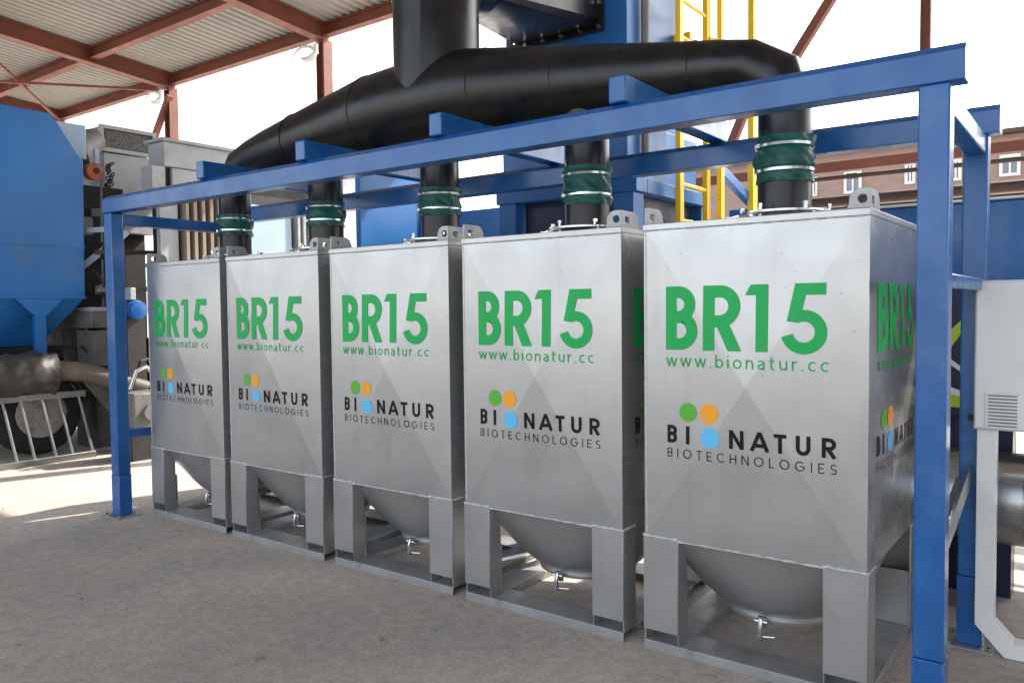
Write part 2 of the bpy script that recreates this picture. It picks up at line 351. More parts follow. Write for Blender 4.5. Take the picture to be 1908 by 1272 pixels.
# ------------------------------------------------------------------ lettering (flat painted marks following the creased panel)
BW, BZ0, BZ1, PYR = 1.0, .547, 2.02, .021
ZC = (BZ0+BZ1)/2
def pyr(u, z):
    return PYR*(1-max(abs(u-.5)/.5, abs(z-ZC)/(BZ1-ZC)))
class Ink:
    """flat marks: (u along the panel, z) -> 3-D by the panel's own shape"""
    def __init__(s, face): s.mb = MB(); s.k = 0; s.face = face
    def lift(s, u, z):
        d = pyr(u, z)+.0016+.00018*s.k
        return (u, -d, z) if s.face == 'front' else (BW+d, u, z)
    def patch(s, c, step=.018):
        A, B, C_, D = [Vector(p) for p in c]; s.k = (s.k+1) % 6
        nu = max(1, math.ceil(max((B-A).length, (C_-D).length)/step)); nv = max(1, math.ceil(max((D-A).length, (C_-B).length)/step))
        vs = []
        for j in range(nv+1):
            for i in range(nu+1):
                a, b = i/nu, j/nv; p = (A*(1-a)+B*a)*(1-b)+(D*(1-a)+C_*a)*b; vs.append(s.lift(p.x, p.y))
        s.mb.add(vs, [(j*(nu+1)+i, j*(nu+1)+i+1, (j+1)*(nu+1)+i+1, (j+1)*(nu+1)+i) for j in range(nv) for i in range(nu)])
    def ribbon(s, pts, w, step=.018):
        s.k = (s.k+1) % 6; h = w/2; P = [Vector(p) for p in pts]; Q = []
        P = [p for i, p in enumerate(P) if i == 0 or (p-P[i-1]).length > 1e-5]
        for i in range(len(P)-1):
            n = max(1, math.ceil((P[i+1]-P[i]).length/step)); Q += [P[i].lerp(P[i+1], k/n) for k in range(n)]
        Q.append(P[-1]); m_ = max(1, math.ceil(w/step)); vs = []
        for i, p in enumerate(Q):
            d1 = (p-Q[i-1]).normalized() if i else (Q[1]-p).normalized(); d2 = (Q[i+1]-p).normalized() if i < len(Q)-1 else d1
            t = (d1+d2)
            t = t.normalized() if t.length > 1e-6 else d1
            nrm = Vector((-t.y, t.x)); k = min(2.2, 1/max(.3, t.dot(d1)))
            for j in range(m_+1): q = p+nrm*(h*k*(2*j/m_-1)); vs.append(s.lift(q.x, q.y))
        s.mb.add(vs, [(i*(m_+1)+j, i*(m_+1)+j+1, (i+1)*(m_+1)+j+1, (i+1)*(m_+1)+j) for i in range(len(Q)-1) for j in range(m_)])
    def disc(s, u, z, r):
        s.k = (s.k+1) % 6; n = 40; rings = 4; vs = [s.lift(u, z)]; fs = []
        for q in range(1, rings+1):
            for i in range(n): a = 2*math.pi*i/n; vs.append(s.lift(u+r*q/rings*math.cos(a), z+r*q/rings*math.sin(a)))
        for i in range(n): fs.append((0, 1+i, 1+(i+1) % n))
        for q in range(rings-1):
            for i in range(n): a = 1+q*n; fs.append((a+i, a+n+i, a+n+(i+1) % n, a+(i+1) % n))
        s.mb.add(vs, fs)
def arc(cx, cy_, rx, a0, a1, ry=None, n=14):
    ry = ry or rx; return [(cx+rx*math.cos(R(a0+(a1-a0)*i/n)), cy_+ry*math.sin(R(a0+(a1-a0)*i/n))) for i in range(n+1)]
# thin / medium caps as centre-line strokes, width w1 of the glyph cell given per glyph, cap height 1
def cap_glyph(ch, w, t):
    h = t/2; r = w-h
    if ch == 'B': return [[(h, 0), (h, 1)], [(h, 1-h), (w*.5, 1-h)]+arc(w*.5, .76-h/2, w*.5-h, 90, -90, .24-h/2)+[(h, .52)], [(h, .52), (w*.5, .52)]+arc(w*.5, .26+h/2, w*.5-h, 90, -90, .26-h/2)+[(h, h)]]
    if ch == 'I': return [[(w/2, 0), (w/2, 1)]]
    if ch == 'N': return [[(h, 0), (h, 1)], [(h, 1-h*.3), (w-h, h*.3)], [(w-h, 0), (w-h, 1)]]
    if ch == 'A': return [[(h*.8, 0), (w/2, 1)], [(w/2, 1), (w-h*.8, 0)], [(w*.22, .3), (w*.78, .3)]]
    if ch == 'T': return [[(0, 1-h), (w, 1-h)], [(w/2, 0), (w/2, 1-h)]]
    if ch == 'U': return [[(h, 1), (h, .36)]+arc(w/2, .36, w/2-h, 180, 360, .36-h)+[(w-h, 1)]]
    if ch == 'R': return [[(h, 0), (h, 1)], [(h, 1-h), (w*.5, 1-h)]+arc(w*.5, .73-h/2, w*.5-h, 90, -90, .27-h/2)+[(h, .46)], [(w*.42, .46), (w-h*.7, 0)]]
    if ch == 'O': return [arc(w/2, .5, w/2-h, 90, 450, .5-h, 24)]
    if ch == 'E': return [[(h, 0), (h, 1)], [(h, 1-h), (w, 1-h)], [(h, .5), (w*.92, .5)], [(h, h), (w, h)]]
    if ch == 'C': return [arc(w*.55, .5, w*.55-h, 48, 312, .5-h, 20)]
    if ch == 'H': return [[(h, 0), (h, 1)], [(w-h, 0), (w-h, 1)], [(h, .52), (w-h, .52)]]
    if ch == 'L': return [[(h, 1), (h, 0)], [(h, h), (w, h)]]
    if ch == 'G': return [arc(w*.5, .5, w*.5-h, 45, 360, .5-h, 22), [(w*.52, .5), (w-h*.2, .5)]]
    if ch == 'S': return [arc(w/2, .74-h/2, w/2-h, 35, 270, .26-h/2, 14)[:-1]+arc(w/2, .25+h/2, w/2-h, 90, -145, .25-h/2, 14)]
    if ch == 'M': return [[(h, 0), (h, 1)], [(h, 1), (w/2, .25)], [(w/2, .25), (w-h, 1)], [(w-h, 0), (w-h, 1)]]
def low_glyph(ch, t):       # x-height 1
    h = t/2
    if ch == 'w': return 1.3, [[(.02, 1), (.34, 0)], [(.34, 0), (.65, 1)], [(.65, 1), (.96, 0)], [(.96, 0), (1.28, 1)]]
    if ch == '.': return .2, [[(.1-h, h), (.1+h, h)]]
    if ch == 'b': return .9, [[(h, 0), (h, 1.45)], arc(.46, .5, .44-h, 180, 540, .5-h, 20)]
    if ch == 'i': return .2, [[(.1, 0), (.1, 1)], [(.1, 1.25), (.1, 1.25+t)]]
    if ch == 'o': return .96, [arc(.48, .5, .48-h, 90, 450, .5-h, 22)]
    if ch == 'n': return .82, [[(h, 0), (h, 1)], arc(.42, .58, .40-h, 175, 0, .42-h, 12)+[(.82-h, 0)]]
    if ch == 'a': return .78, [[(.08, .86)]+arc(.40, .62, .36-h, 110, 0, .38-h, 10)+[(.76-h, 0)], [(.76-h, .58), (.42, .57)]+arc(.34, .29, .32-h, 90, 270, .29-h, 10)+[(.5, .06), (.76-h, .3)]]
    if ch == 't': return .58, [[(.22, 1.3), (.22, .3)]+arc(.46, .3, .24, 180, 280, .3-h, 8), [(0, 1-h), (.56, 1-h)]]
    if ch == 'u': return .82, [[(h, 1), (h, .42)]+arc(.41, .42, .41-h, 180, 355, .42-h, 12), [(.82-h, 0), (.82-h, 1)]]
    if ch == 'r': return .5, [[(h, 0), (h, 1)], arc(.46, .52, .46-h, 178, 82, .48-h, 8)]
    if ch == 'c': return .78, [arc(.48, .5, .48-h, 52, 308, .5-h, 18)]
def lettering(face, parent):
    # BR15
    k = Ink(face); H = .292; z0 = 1.442
    def p(x0, q): return (x0+q[0]*H, z0+q[1]*H)
    def rb(x0, pts, t): k.ribbon([p(x0, q) for q in pts], t*H)
    def pa(x0, pts): k.patch([p(x0, q) for q in pts])
    t = .185; h = t/2
    x0 = .117; rb(x0, [(h, 0), (h, 1)], t); rb(x0, [(h, 1-h), (.22, 1-h)]+arc(.22, .715, .1925, 90, -90)+[(h, .5225)], t)
    rb(x0, [(h, .515), (.235, .515)]+arc(.235, .304, .2115, 90, -90)+[(h, h)], t)
    x0 = .302; rb(x0, [(h, 0), (h, 1)], t); rb(x0, [(h, 1-h), (.27, 1-h)]+arc(.27, .68, .2275, 90, -90)+[(h, .4525)], t)
    pa(x0, [(.40, 0), (.615, 0), (.40, .45), (.20, .42)])
    x0 = .495; pa(x0, [(.165, 0), (.35, 0), (.35, 1), (.165, 1)]); pa(x0, [(0, .84), (.17, .84), (.17, 1), (.085, 1)])
    x0 = .652; pa(x0, [(.2, .83), (.63, .83), (.63, 1), (.2, 1)]); pa(x0, [(.085, .455), (.258, .428), (.355, .84), (.2, 1)])
    rb(x0, arc(.325, .30, .2375, 117, -168, .235, 34), .17)
    inv0(k, 'model_lettering', 't_green', parent)
    # web address
    k = Ink(face); xh = .0405; z0 = 1.366; x = .119; txt = 'www.bionatur.cc'
    t = .16; ws = [low_glyph(ch, t)[0] for ch in txt]; gap = ((.847-.119)/xh-sum(ws))/(len(txt)-1)
    for ch in txt:
        w, st = low_glyph(ch, t)
        for q in st: k.ribbon([(x+a*xh, z0+b*xh) for a, b in q], t*xh, .012)
        x += (w+gap)*xh
    inv0(k, 'web_address', 't_green', parent)
    # dots of the logo
    for u, z, r, m_ in ((.228, 1.157, .0435, 'd_green'), (.331, 1.158, .0445, 'd_orange'), (.335, 1.047, .0455, 'd_blue')):
        k = Ink(face); k.disc(u, z, r); inv0(k, 'logo_dot', m_, parent)
    k = Ink(face); H = .083; z0 = 1.010; t = .20
    for ch, a, b in (('B', .1234, .172), ('I', .214, .238), ('N', .4254, .4914), ('A', .5204, .6034), ('T', .6244, .6774), ('U', .7164, .7764), ('R', .8214, .8784)):
        for q in cap_glyph(ch, (b-a)/H, t): k.ribbon([(a+c_*H, z0+d*H) for c_, d in q], t*H, .014)
    inv0(k, 'logo_lettering', 't_black', parent)
    k = Ink(face); H = .042; z0 = .943; t = .10; txt = 'BIOTECHNOLOGIES'; wd = dict(B=.6, I=.16, O=1, T=.62, E=.58, C=.85, H=.72, N=.76, L=.5, G=.95, S=.58)
    ws = [wd[ch] for ch in txt]; gap = ((.881-.1234)/H-sum(ws))/(len(txt)-1); x = .1234
    for ch in txt:
        for q in cap_glyph(ch, wd[ch], t): k.ribbon([(x+a*H, z0+b*H) for a, b in q], t*H, .014)
        x += (wd[ch]+gap)*H
    inv0(k, 'logo_caption', 't_black', parent)
def inv0(k, name, m_, parent): return k.mb.build(name, m_, parent, smooth=False)

# ------------------------------------------------------------------ storage bin
def make_bin():
    t = thing('storage_bin', 'x', 'bin', (0, 0, 0), 'silver bins standing in a row under the blue frame')
    b = MB()
    c8 = [(0, 0), (1, 0), (1, 1), (0, 1)]
    vs = [(x, y, z) for z in (BZ0, BZ1) for x, y in c8]
    cen = [(.5, -PYR, ZC), (1+PYR, .5, ZC), (.5, 1+PYR, ZC), (-PYR, .5, ZC)]
    vs += cen; fs = [(4, 5, 6, 7), (3, 2, 1, 0)]
    for i in range(4):
        j = (i+1) % 4; q = 8+i; fs += [(i, j, q), (j, j+4, q), (j+4, i+4, q), (i+4, i, q)]
    b.add(vs, fs); body = b.build('body', 'silver', t, smooth=False, bevel=.003)
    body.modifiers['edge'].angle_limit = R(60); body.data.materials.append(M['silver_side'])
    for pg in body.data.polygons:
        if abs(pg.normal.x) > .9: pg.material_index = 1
    lettering('front', body); lettering('side', body)
    # top rim plate, slightly proud
    MB().box(-.004, 1.004, -.004, 1.004, BZ1-.022, BZ1+.008).build('lid', 'silver', t, bevel=.003)
    # weld seams: bumpy beads under the lid and up the left corner
    def bead(p, q, name='weld_seam', r=.0045):
        p, q = Vector(p), Vector(q); n = max(8, int((q-p).length/.012)); pts = [p.lerp(q, i/n) for i in range(n+1)]
        rr = [r*random.uniform(.55, 1.35) for _ in pts]
        pts = [v+Vector((random.uniform(-1, 1), 0, random.uniform(-1, 1)))*.0012 for v in pts]
        return MB().sweep(pts, rr, 6).build(name, 'weld', t)
    bead((.003, -.004, BZ1-.024), (.997, -.004, BZ1-.024), r=.0022)
    bead((.012, -.001, BZ0+.02), (.012, -.001, BZ1-.03), r=.003)
    bead((.17, -.002, BZ0-.001), (.83, -.002, BZ0-.001))
    # inverted hopper: square to round
    n = 64; hp = MB(); rings = []
    for tt, rq_, zz in ((0, .475, BZ0-.004), (.3, .445, .452), (.55, .41, .365), (.75, .37, .29), (.9, .325, .235), (1, .275, .2)):
        ring = []
        for i in range(n):
            a = 2*math.pi*(i+.5)/n; ca, sa = math.cos(a), math.sin(a); kq = 1/max(abs(ca), abs(sa)); q_ = min(1, tt**.8)
            rr = rq_*(kq*(1-q_)+q_); ring.append((.5+ca*rr, .5+sa*rr, zz))
        rings.append(ring)
    fs = [(r_*n+i, r_*n+(i+1) % n, (r_+1)*n+(i+1) % n, (r_+1)*n+i) for r_ in range(5) for i in range(n)]
    hp.add([v for r_ in rings for v in r_], fs+[tuple(5*n+i for i in range(n))])
    hb = hp.build('discharge_hopper', 'silver', t, ang=40)
    MB().sweep([(.5, .5, .20), (.5, .5, .182), (.5, .5, .165)], [.272, .282, .276], 48).build('outlet_ring', 'skid', hb)
    cl = MB(); cd = -.055; cl.box(.485, .525, .235, .255, .155, .205); cl.sweep([(.505, .225, .20), (.505, .212, .16), (.505, .22, .12), (.505, .245, .105)], [.010, .012, .010, .008], 8)
    cl.cyl((.475, .228, .188), (.535, .228, .188), .007, 8); cl.cyl((.49, .22, .118), (.56, .25, .118), .006, 8); cl.v = [(x, y+cd, z) for x, y, z in cl.v]; cl.build('outlet_clamp', 'zinc', hb)
    # legs: angle plates with return lips
    for sx in (0, 1):
        for s_y in (0, 1):
            def X(v): return v if sx == 0 else 1-v
            def Y(v): return v if s_y == 0 else 1-v
            def bx(mb, x0, x1, y0, y1, z0, z1): a, b = sorted((X(x0), X(x1))); c_, d = sorted((Y(y0), Y(y1))); mb.box(a, b, c_, d, z0, z1)
            lg = MB(); o = -.0045
            bx(lg, o, .172, o, .004, .1, BZ0+.004)            # broad plate
            bx(lg, o, .004, .0041, .125, .048, BZ0+.004)          # side plate
            bx(lg, .1665, .172, .0041, .10, .048, BZ0-.012)        # inner lip
            bx(lg, .0041, .1664, .112, .118, .048, .32)           # back plate
            L_ = lg.build('leg', 'silver', t, bevel=.0015)
            p0, p1 = (X(-.003), Y(-.005), BZ0+.005), (X(.172), Y(-.005), BZ0+.005)
            q0, q1 = (X(-.005), Y(0), BZ0+.005), (X(-.005), Y(.12), BZ0+.005)
            for a, b in ((p0, p1), (q0, q1)):
                w = bead(a, b, 'weld_seam', .0058); w.parent = L_
    # skid
    sk = MB(); sk.box(-.004, 1.004, -.004, .004, 0, .048); sk.box(-.003, 1.003, .0041, .175, .041, .0475); sk.box(-.004, 1.004, .996, 1.004, 0, .048); sk.box(-.003, 1.003, .825, .9959, .041, .0475)
    sk.box(-.003, .172, .1752, .8248, .002, .047); sk.box(.828, 1.003, .1752, .8248, .002, .047)
    sk.build('skid_base', 'skid', t, bevel=.003)
    # lid flange, bolts
    fl = MB(); fl.sweep([(.5, .5, BZ1+.004), (.5, .5, BZ1+.03), (.5, .5, BZ1+.042)], [.245, .235, .20], 48); fl.sweep([(.5, .5, BZ1+.058), (.5, .5, BZ1+.068)], [.215, .215], 48)
    fl.build('inlet_flange', 'galv', t)
    for i in range(6):
        a = 2*math.pi*(i+.25)/6; c_ = Vector((.5+.2*math.cos(a), .5+.2*math.sin(a), BZ1))
        ck = MB(); ck.cyl(c_+Vector((0, 0, .0)), c_+Vector((0, 0, .09)), .008, 8); ck.cyl(c_+Vector((0, 0, .085)), c_+Vector((0, 0, .10)), .014, 6)
        d = Vector((math.cos(a), math.sin(a), 0)); ck.bar(c_+d*.01+Vector((0, 0, .06)), c_+d*.075+Vector((0, 0, .045)), .03, .016)
        ck.cyl(c_+d*.065+Vector((0, 0, .01)), c_+d*.065+Vector((0, 0, .06)), .011, 8)
        ck.build('flange_clamp', 'zinc', t)
    # lifting lugs: bent plates with an eye at the four top corners
    def lug_outline(w, h, hx, hr, rc):
        o = [(0, 0), (0, h*.35), (0, h*.7), (0, h-.004), (.004, h), (.02, h)]
        o += [(w-rc+rc*math.sin(R(a)), h-rc+rc*math.cos(R(a))) for a in range(0, 91, 15)]+[(w, .02), (w+.008, 0), (w*.5, 0)]
        hc = (hx, h*.46); inn = []
        for p in o:
            d = (Vector(p)-Vector(hc)).normalized(); inn.append((hc[0]+d.x*hr, hc[1]+d.y*hr))
        return o, inn
    zb = BZ1+.0085
    def lug(sx, s_y, parts):
        lm = MB(); x0, x1 = (.004, .016) if sx == 0 else (.984, .996); y0, y1 = (.004, .016) if s_y == 0 else (.984, .996)
        if 'front' in parts:
            o, n_ = lug_outline(.082, .080, .030, .019, .046); f = lambda p: (p[0] if sx == 0 else 1-p[0], p[1]+zb)
            lm.holed([f(p) for p in o], [f(p) for p in n_], 'xz', y0, y1)
        if 'side' in parts:
            o, n_ = lug_outline(.17, .0795, .055, .022, .055); e = .0122 if 'front' in parts else 0
            f = lambda p: (p[0]+.004+e if s_y == 0 else .996-e-p[0], p[1]+zb)
            lm.holed([f(p) for p in o], [f(p) for p in n_], 'yz', x0, x1)
        lm.build('lifting_lug', 'skid', t, bevel=.0015)
    lug(1, 0, ('front', 'side')); lug(0, 1, ('front', 'side')); lug(0, 0, ('side',))
    return t
PP = 1.1109
bin0 = make_bin()
labs = ['farthest silver bin marked BR15, beside the left blue post of the frame',
        'second silver BR15 bin from the left blue post, right of the farthest bin',
        'middle silver BR15 bin of the five, between two bins on either side',
        'silver BR15 bin just left of the largest and nearest bin',
        'nearest and largest silver BR15 bin, its lettered side facing the right blue post']
off = [(0.004, .01, 0), (.0, -.004, 0), (-.003, .002, 0), (-.008, -.002, 0), (0, 0, 0)]
for i in range(5):
    o = bin0 if i == 0 else copy_tree(bin0)
    o.location = (i*PP+off[i][0], off[i][1], off[i][2]); o['label'] = labs[i]

# ------------------------------------------------------------------ blue support frame
fr = thing('support_frame', 'blue painted steel frame standing over the row of silver bins', 'frame', (2.8, .4, 0))
def fpart(mb, name, m='blue', bev=.008):
    o = spart(mb, name, m, fr, bevel=bev); o.modifiers[0].segments = 3; return o
FZ0, FZ1 = 2.424, 2.558
XL, XR = -.22, 5.797
for y0, nm in ((-.215, 'front_beam'), (.893, 'back_beam')):
    mb = MB(); mb.prism([(y0, FZ0), (y0+.1, FZ0), (y0+.1, FZ1), (y0+.036, FZ1), (y0, FZ1-.027)], 'yz', XL, XR); fpart(mb, nm, bev=.004)
for x0, x1 in ((XL+.004, XL+.124), (5.648, 5.752)):
    for y0 in (-.212, .896):
        mb = MB(); mb.box(x0, x1, y0, y0+.1, .34, FZ0-.001); p_ = fpart(mb, 'post')
        mb = MB(); mb.box(x0-.0015, x1+.0015, y0-.0015, y0+.1015, .012, .339); w = mb.build('sleeve', 'blue', None, bevel=.005); w.parent = p_
        mb = MB(); mb.box(x0-.055, x1+.055, y0-.05, y0+.15, 0, .011); w = mb.build('base_plate', 'skid', None, bevel=.002); w.parent = p_
        for bx_, by_ in ((x0-.035, y0-.03), (x1+.035, y0-.03), (x0-.035, y0+.13), (x1+.035, y0+.13)):
            w = MB().cyl((bx_, by_, .0112), (bx_, by_, .028), .013, 6).build('anchor_bolt', 'zinc', None); w.parent = p_
    xc0, xc1 = (x0+.01, x1-.01)
    mb = MB(); mb.box(xc0, xc1, -.111, .895, FZ0-.092, FZ0-.004); fpart(mb, 'side_beam')
mb = MB(); mb.box(XL+.03, XL+.10, -.111, .895, .622, .692); fpart(mb, 'side_rail')
mb = MB(); mb.box(5.69, 5.745, -.111, .895, 1.70, 1.755); fpart(mb, 'side_rail')
for xc in (1.136, 2.213, 3.325, 4.422):
    mb = MB(); mb.box(xc-.044, xc+.044, -.212, .99, FZ1+.001, FZ1+.122); fpart(mb, 'cross_beam')
mb = MB(); mb.bar((5.70, -.11, .62), (5.70, .895, .84), .012, .09); mb.bar((5.70-.03, -.11, .62-.03), (5.70-.03, .895, .84-.03), .06, .012); fpart(mb, 'diagonal_brace', 'galv', .002)

# ------------------------------------------------------------------ exhaust manifold
ex = thing('exhaust_manifold', 'black tapered duct with five drop pipes feeding the silver bins', 'duct', (2.7, .5, 2.6))
def epart(mb, name, m, par=None, **k):
    o = mb.build(name, m, None, **k)
    if par is None: return inv(o, ex)
    o.parent = par; return o
cx = [i*PP+.5 for i in range(5)]
prof = [(.80, .150), (1.0, .172), (1.6, .225), (2.15, .272), (2.45, .28), (3.0, .278), (3.3, .252), (3.86, .206), (4.29, .168), (4.62, .142)]
path = [(cx[0], .5, 2.60), (cx[0]+.03, .5, 2.70), (.62, .5, 2.80)]+[(a, .5, 2.69+r) for a, r in prof]+[(4.77, .5, 2.812), (4.90, .5, 2.735), (cx[4], .5, 2.60)]
rad = [.125, .127, .132]+[r for a, r in prof]+[.131, .128, .125]
epart(MB().sweep(path, rad, 56), 'main_duct', 'black', ang=26)
# welded seams
sm_ = [(1.35, .205), (2.15, .272), (3.16, .264), (3.72, .2165), (4.5, .1515)]
for a, r in sm_:
    epart(MB().ring((a, .5, 2.69+r), (1, 0, 0), r+.001, .0045, 56, 6), 'weld_seam', 'black')
TX = 2.71
tr = MB(); tr.sweep([(TX, .5, 2.965), (TX, .5, 3.62), (TX, .62, 3.84), (TX, .9, 3.92)], .276, 56)
trunk = epart(tr, 'trunk', 'black', ang=26)
for z in (3.60,): epart(MB().ring((TX, .5, z), (0, 0, 1), .277, .005, 56, 6), 'weld_seam', 'black', None)
# vertical lap seam and mitre bead
hood = MB(); n = 48; A = []; B = []
x0, x1, z0, z1 = 2.08, 2.93, 3.87, 4.62; cxh, czh = (x0+x1)/2, (z0+z1)/2
for i in range(n):
    a = 2*math.pi*(i+.5)/n; ca, sa = math.cos(a), math.sin(a); A.append((TX+.277*ca, .88, 3.915+.277*sa))
    k = 1/max(abs(ca), abs(sa)); B.append((cxh+ca*k*(x1-x0)/2, 2.16, czh+sa*k*(z1-z0)/2))
hood.add(A+B, [(i, (i+1) % n, n+(i+1) % n, n+i) for i in range(n)])
hd = epart(hood, 'transition_duct', 'black', ang=24)
fl = MB(); o_ = [(x0-.05, z0-.05), (x1+.05, z0-.05), (x1+.05, z1+.05), (x0-.05, z1+.05)]; i_ = [(x0+.004, z0+.004), (x1-.004, z0+.004), (x1-.004, z1-.004), (x0+.004, z1-.004)]
fl.holed(o_, i_, 'xz', 2.155, 2.185); epart(fl, 'flange', 'black')
for i in range(6):
    for zz in (z0-.026,):
        xx = x0-.02+(x1-x0+.04)*i/5; epart(MB().cyl((xx, 2.135, zz), (xx, 2.156, zz), .017, 8), 'flange_bolt', 'zinc')
for i in range(1, 4):
    zz = z0-.026+(z1-z0)*i/4; epart(MB().cyl((x1+.026, 2.135, zz), (x1+.026, 2.156, zz), .017, 8), 'flange_bolt', 'zinc')
zc0 = [2.245, 2.245, 2.235, 2.215, 2.228]; zc1 = [2.415, 2.42, 2.412, 2.425, 2.445]
for i in range(5):
    top = 2.62 if i in (0, 4) else 2.8
    epart(MB().sweep([(cx[i], .5, BZ1+.07), (cx[i], .5, top)], .125, 48), 'drop_pipe', 'black')
    a, b = zc0[i], zc1[i]; ph = random.uniform(0, 6); N_ = 26
    bands = (.26, .80); pts = []; rr = []
    for k in range(N_+1):
        f = k/N_; pts.append((cx[i], .5, a+(b-a)*f)); r = .137+.006*math.sin(f*9+ph)
        for bb in bands: r -= .010*math.exp(-((f-bb)/.045)**2)
        rr.append(r)
    def nz(k, an, ph=ph, i=i):
        f = k/N_; d = min(abs(f-bb) for bb in bands)
        amp = .05*min(1, d/.12)
        return 1+amp*(math.sin(an*7+ph+f*11)*.5+math.sin(an*13-ph*2+f*23)*.35+math.sin(an*3+f*6-ph)*.5)
    cs = epart(MB().sweep(pts, rr, 72, noise=nz), 'fabric_collar', 'green_cloth', ang=60)
    for bb in bands:
        zz = a+(b-a)*bb+random.uniform(-.002, .002)
        hc = MB(); hc.sweep([(cx[i], .5, zz-.0075), (cx[i], .5, zz-.0065), (cx[i], .5, zz+.0065), (cx[i], .5, zz+.0075)], [.133, .1365, .1365, .133], 48)
        aa = random.uniform(3.7, 4.2); d = Vector((math.cos(aa), math.sin(aa), 0)); c_ = Vector((cx[i], .5, zz))+d*.139
        hc.bar(c_-Vector((-d.y, d.x, 0))*.018, c_+Vector((-d.y, d.x, 0))*.018, .012, .018)
        epart(hc, 'hose_clamp', 'zinc', cs)

# ------------------------------------------------------------------ filter tower behind
tw = thing('filter_tower', 'tall blue filter tower on legs behind the black duct', 'filter tower', (2.6, 2.8, 0))
def tpart(mb, name, m='tower', bev=.006, **k): return spart(mb, name, m, tw, bevel=bev, **k)
tpart(MB().box(2.13, 3.17, 2.2, 3.12, 3.121, 6.2), 'housing')
tpart(MB().box(1.95, 3.172, 2.197, 3.5, 2.66, 3.12), 'lower_housing')
for x0 in (1.90, 3.04):
    for y0 in (2.2, 3.5):
        tpart(MB().box(x0, x0+.18, y0, y0+.18, 0, 2.54), 'leg')
tpart(MB().box(1.87, 3.25, 2.195, 2.385, 2.542, 2.658), 'base_beam'); tpart(MB().box(3.06, 3.25, 2.3852, 3.7, 2.542, 2.656), 'base_beam')
tpart(MB().box(1.87, 2.05, 2.3852, 3.7, 2.542, 2.656), 'base_beam')
tpart(MB().box(2.10, 3.02, 2.32, 2.36, .9, 2.54), 'front_panel', 'navy')  # recessed panel: its shade is put into a darker navy
tpart(MB().box(3.10, 3.13, 2.40, 3.48, .9, 2.54), 'side_panel', 'navy')  # likewise darker than the tower paint
# stiffeners and grey upright drawn for a shadow on the sunny side
tpart(MB().cyl((3.215, 2.42, 2.7), (3.215, 2.42, 6.1), .032, 16), 'shadow_upright', 'mid', 0)
for z in (3.6, 4.6, 5.6): tpart(MB().box(3.171, 3.186, 2.2, 3.12, z, z+.05), 'stiffener', 'tower', .003)
# lifting eye on the left
ey = MB(); ey.sweep([(1.93, 2.27, 3.80), (1.93, 2.33, 3.80)], .105, 32); ey.box(1.932, 2.129, 2.272, 2.328, 3.70, 3.903); e_ = tpart(ey, 'lifting_eye')
w = MB().cyl((1.925, 2.262, 3.79), (1.925, 2.269, 3.79), .03, 20).build('eye_hole', 'dark', None); w.parent = e_
tpart(MB().bar((3.30, 3.60, 2.93), (3.30, 4.75, 2.62), .07, .09), 'tie_bar')
tpart(MB().box(3.05, 3.3, 4.6, 4.72, 0, 2.62), 'leg')

# yellow ladder beside the tower
ld = thing('access_ladder', 'yellow steel access ladder fixed to the right side of the blue tower', 'ladder', (3.36, 3.05, 0))
for y in (2.76, 3.31): spart(MB().box(3.33, 3.375, y-.037, y+.037, .3, 6.0), 'stringer', 'yellow', ld, bevel=.004)
spart(MB().box(3.40, 3.445, 3.42, 3.49, 2.2, 6.0), 'cage_upright', 'yellow', ld, bevel=.004)
for k in range(18): spart(MB().cyl((3.353, 2.797, .55+.3*k), (3.353, 3.273, .55+.3*k), .016, 10), 'rung', 'yellow', ld)
for z in (3.95, 4.75): spart(MB().bar((3.376, 3.31, z), (3.42, 3.42, z), .03, .05), 'cage_hoop', 'yellow', ld)
for z in (3.9, 4.7): spart(MB().box(3.175, 3.328, 3.02, 3.08, z, z+.06), 'wall_bracket', 'yellow', ld)
yp = thing('guard_post', 'yellow guard post standing apart, right of the yellow ladder', 'post', (3.35, 4.45, 0))
MB().box(-.03, .03, -.06, .06, 0, 5.9).build('post', 'yellow', yp, bevel=.005); MB().box(-.1, .1, -.12, .12, 0, .012).build('base_plate', 'yellow', yp)

# ------------------------------------------------------------------ background left: blue hopper trailer
hpt = thing('hopper_trailer', 'big bright blue feed hopper on a road trailer chassis', 'trailer', (-4.6, 0, 0))
def hpart(mb, name, m, **k): return spart(mb, name, m, hpt, **k)
hpart(MB().prism([(-2.2, 1.82), (1.235, 1.82), (1.265, 3.43), (.92, 3.93), (-2.2, 3.97)], 'yz', -5.9, -3.6), 'hopper_body', 'hopper', bevel=.01)
lo = MB(); T = [(-5.9, -2.2, 1.818), (-3.6, -2.2, 1.818), (-3.6, 1.235, 1.818), (-5.9, 1.235, 1.818)]; B = [(-5.4, -1.7, 1.25), (-3.95, -1.7, 1.25), (-3.95, .85, 1.25), (-5.4, .85, 1.25)]
lo.add(T+B, [(0, 1, 2, 3), (7, 6, 5, 4)]+[(i, (i+1) % 4, 4+(i+1) % 4, 4+i) for i in range(4)]); hpart(lo, 'hopper_cone', 'hopper')
hpart(MB().box(-3.6, -3.590, -2.2, 1.248, 2.405, 2.43), 'panel_seam', 'hopper'); hpart(MB().box(-3.601, -3.57, -2.2, 1.23, 1.80, 1.83), 'bottom_rim', 'hopper')
lg = MB(); lg.box(-3.66, -3.58, .66, .78, .9, 1.62); lg.prism([(.66, 1.60), (.78, 1.60), (.98, 1.798), (.46, 1.798)], 'yz', -3.665, -3.575); hpart(lg, 'support_leg', 'hopper', bevel=.004)
lg = MB(); lg.box(-3.66, -3.58, -1.5, -1.38, .9, 1.62); hpart(lg, 'support_leg', 'hopper', bevel=.004)
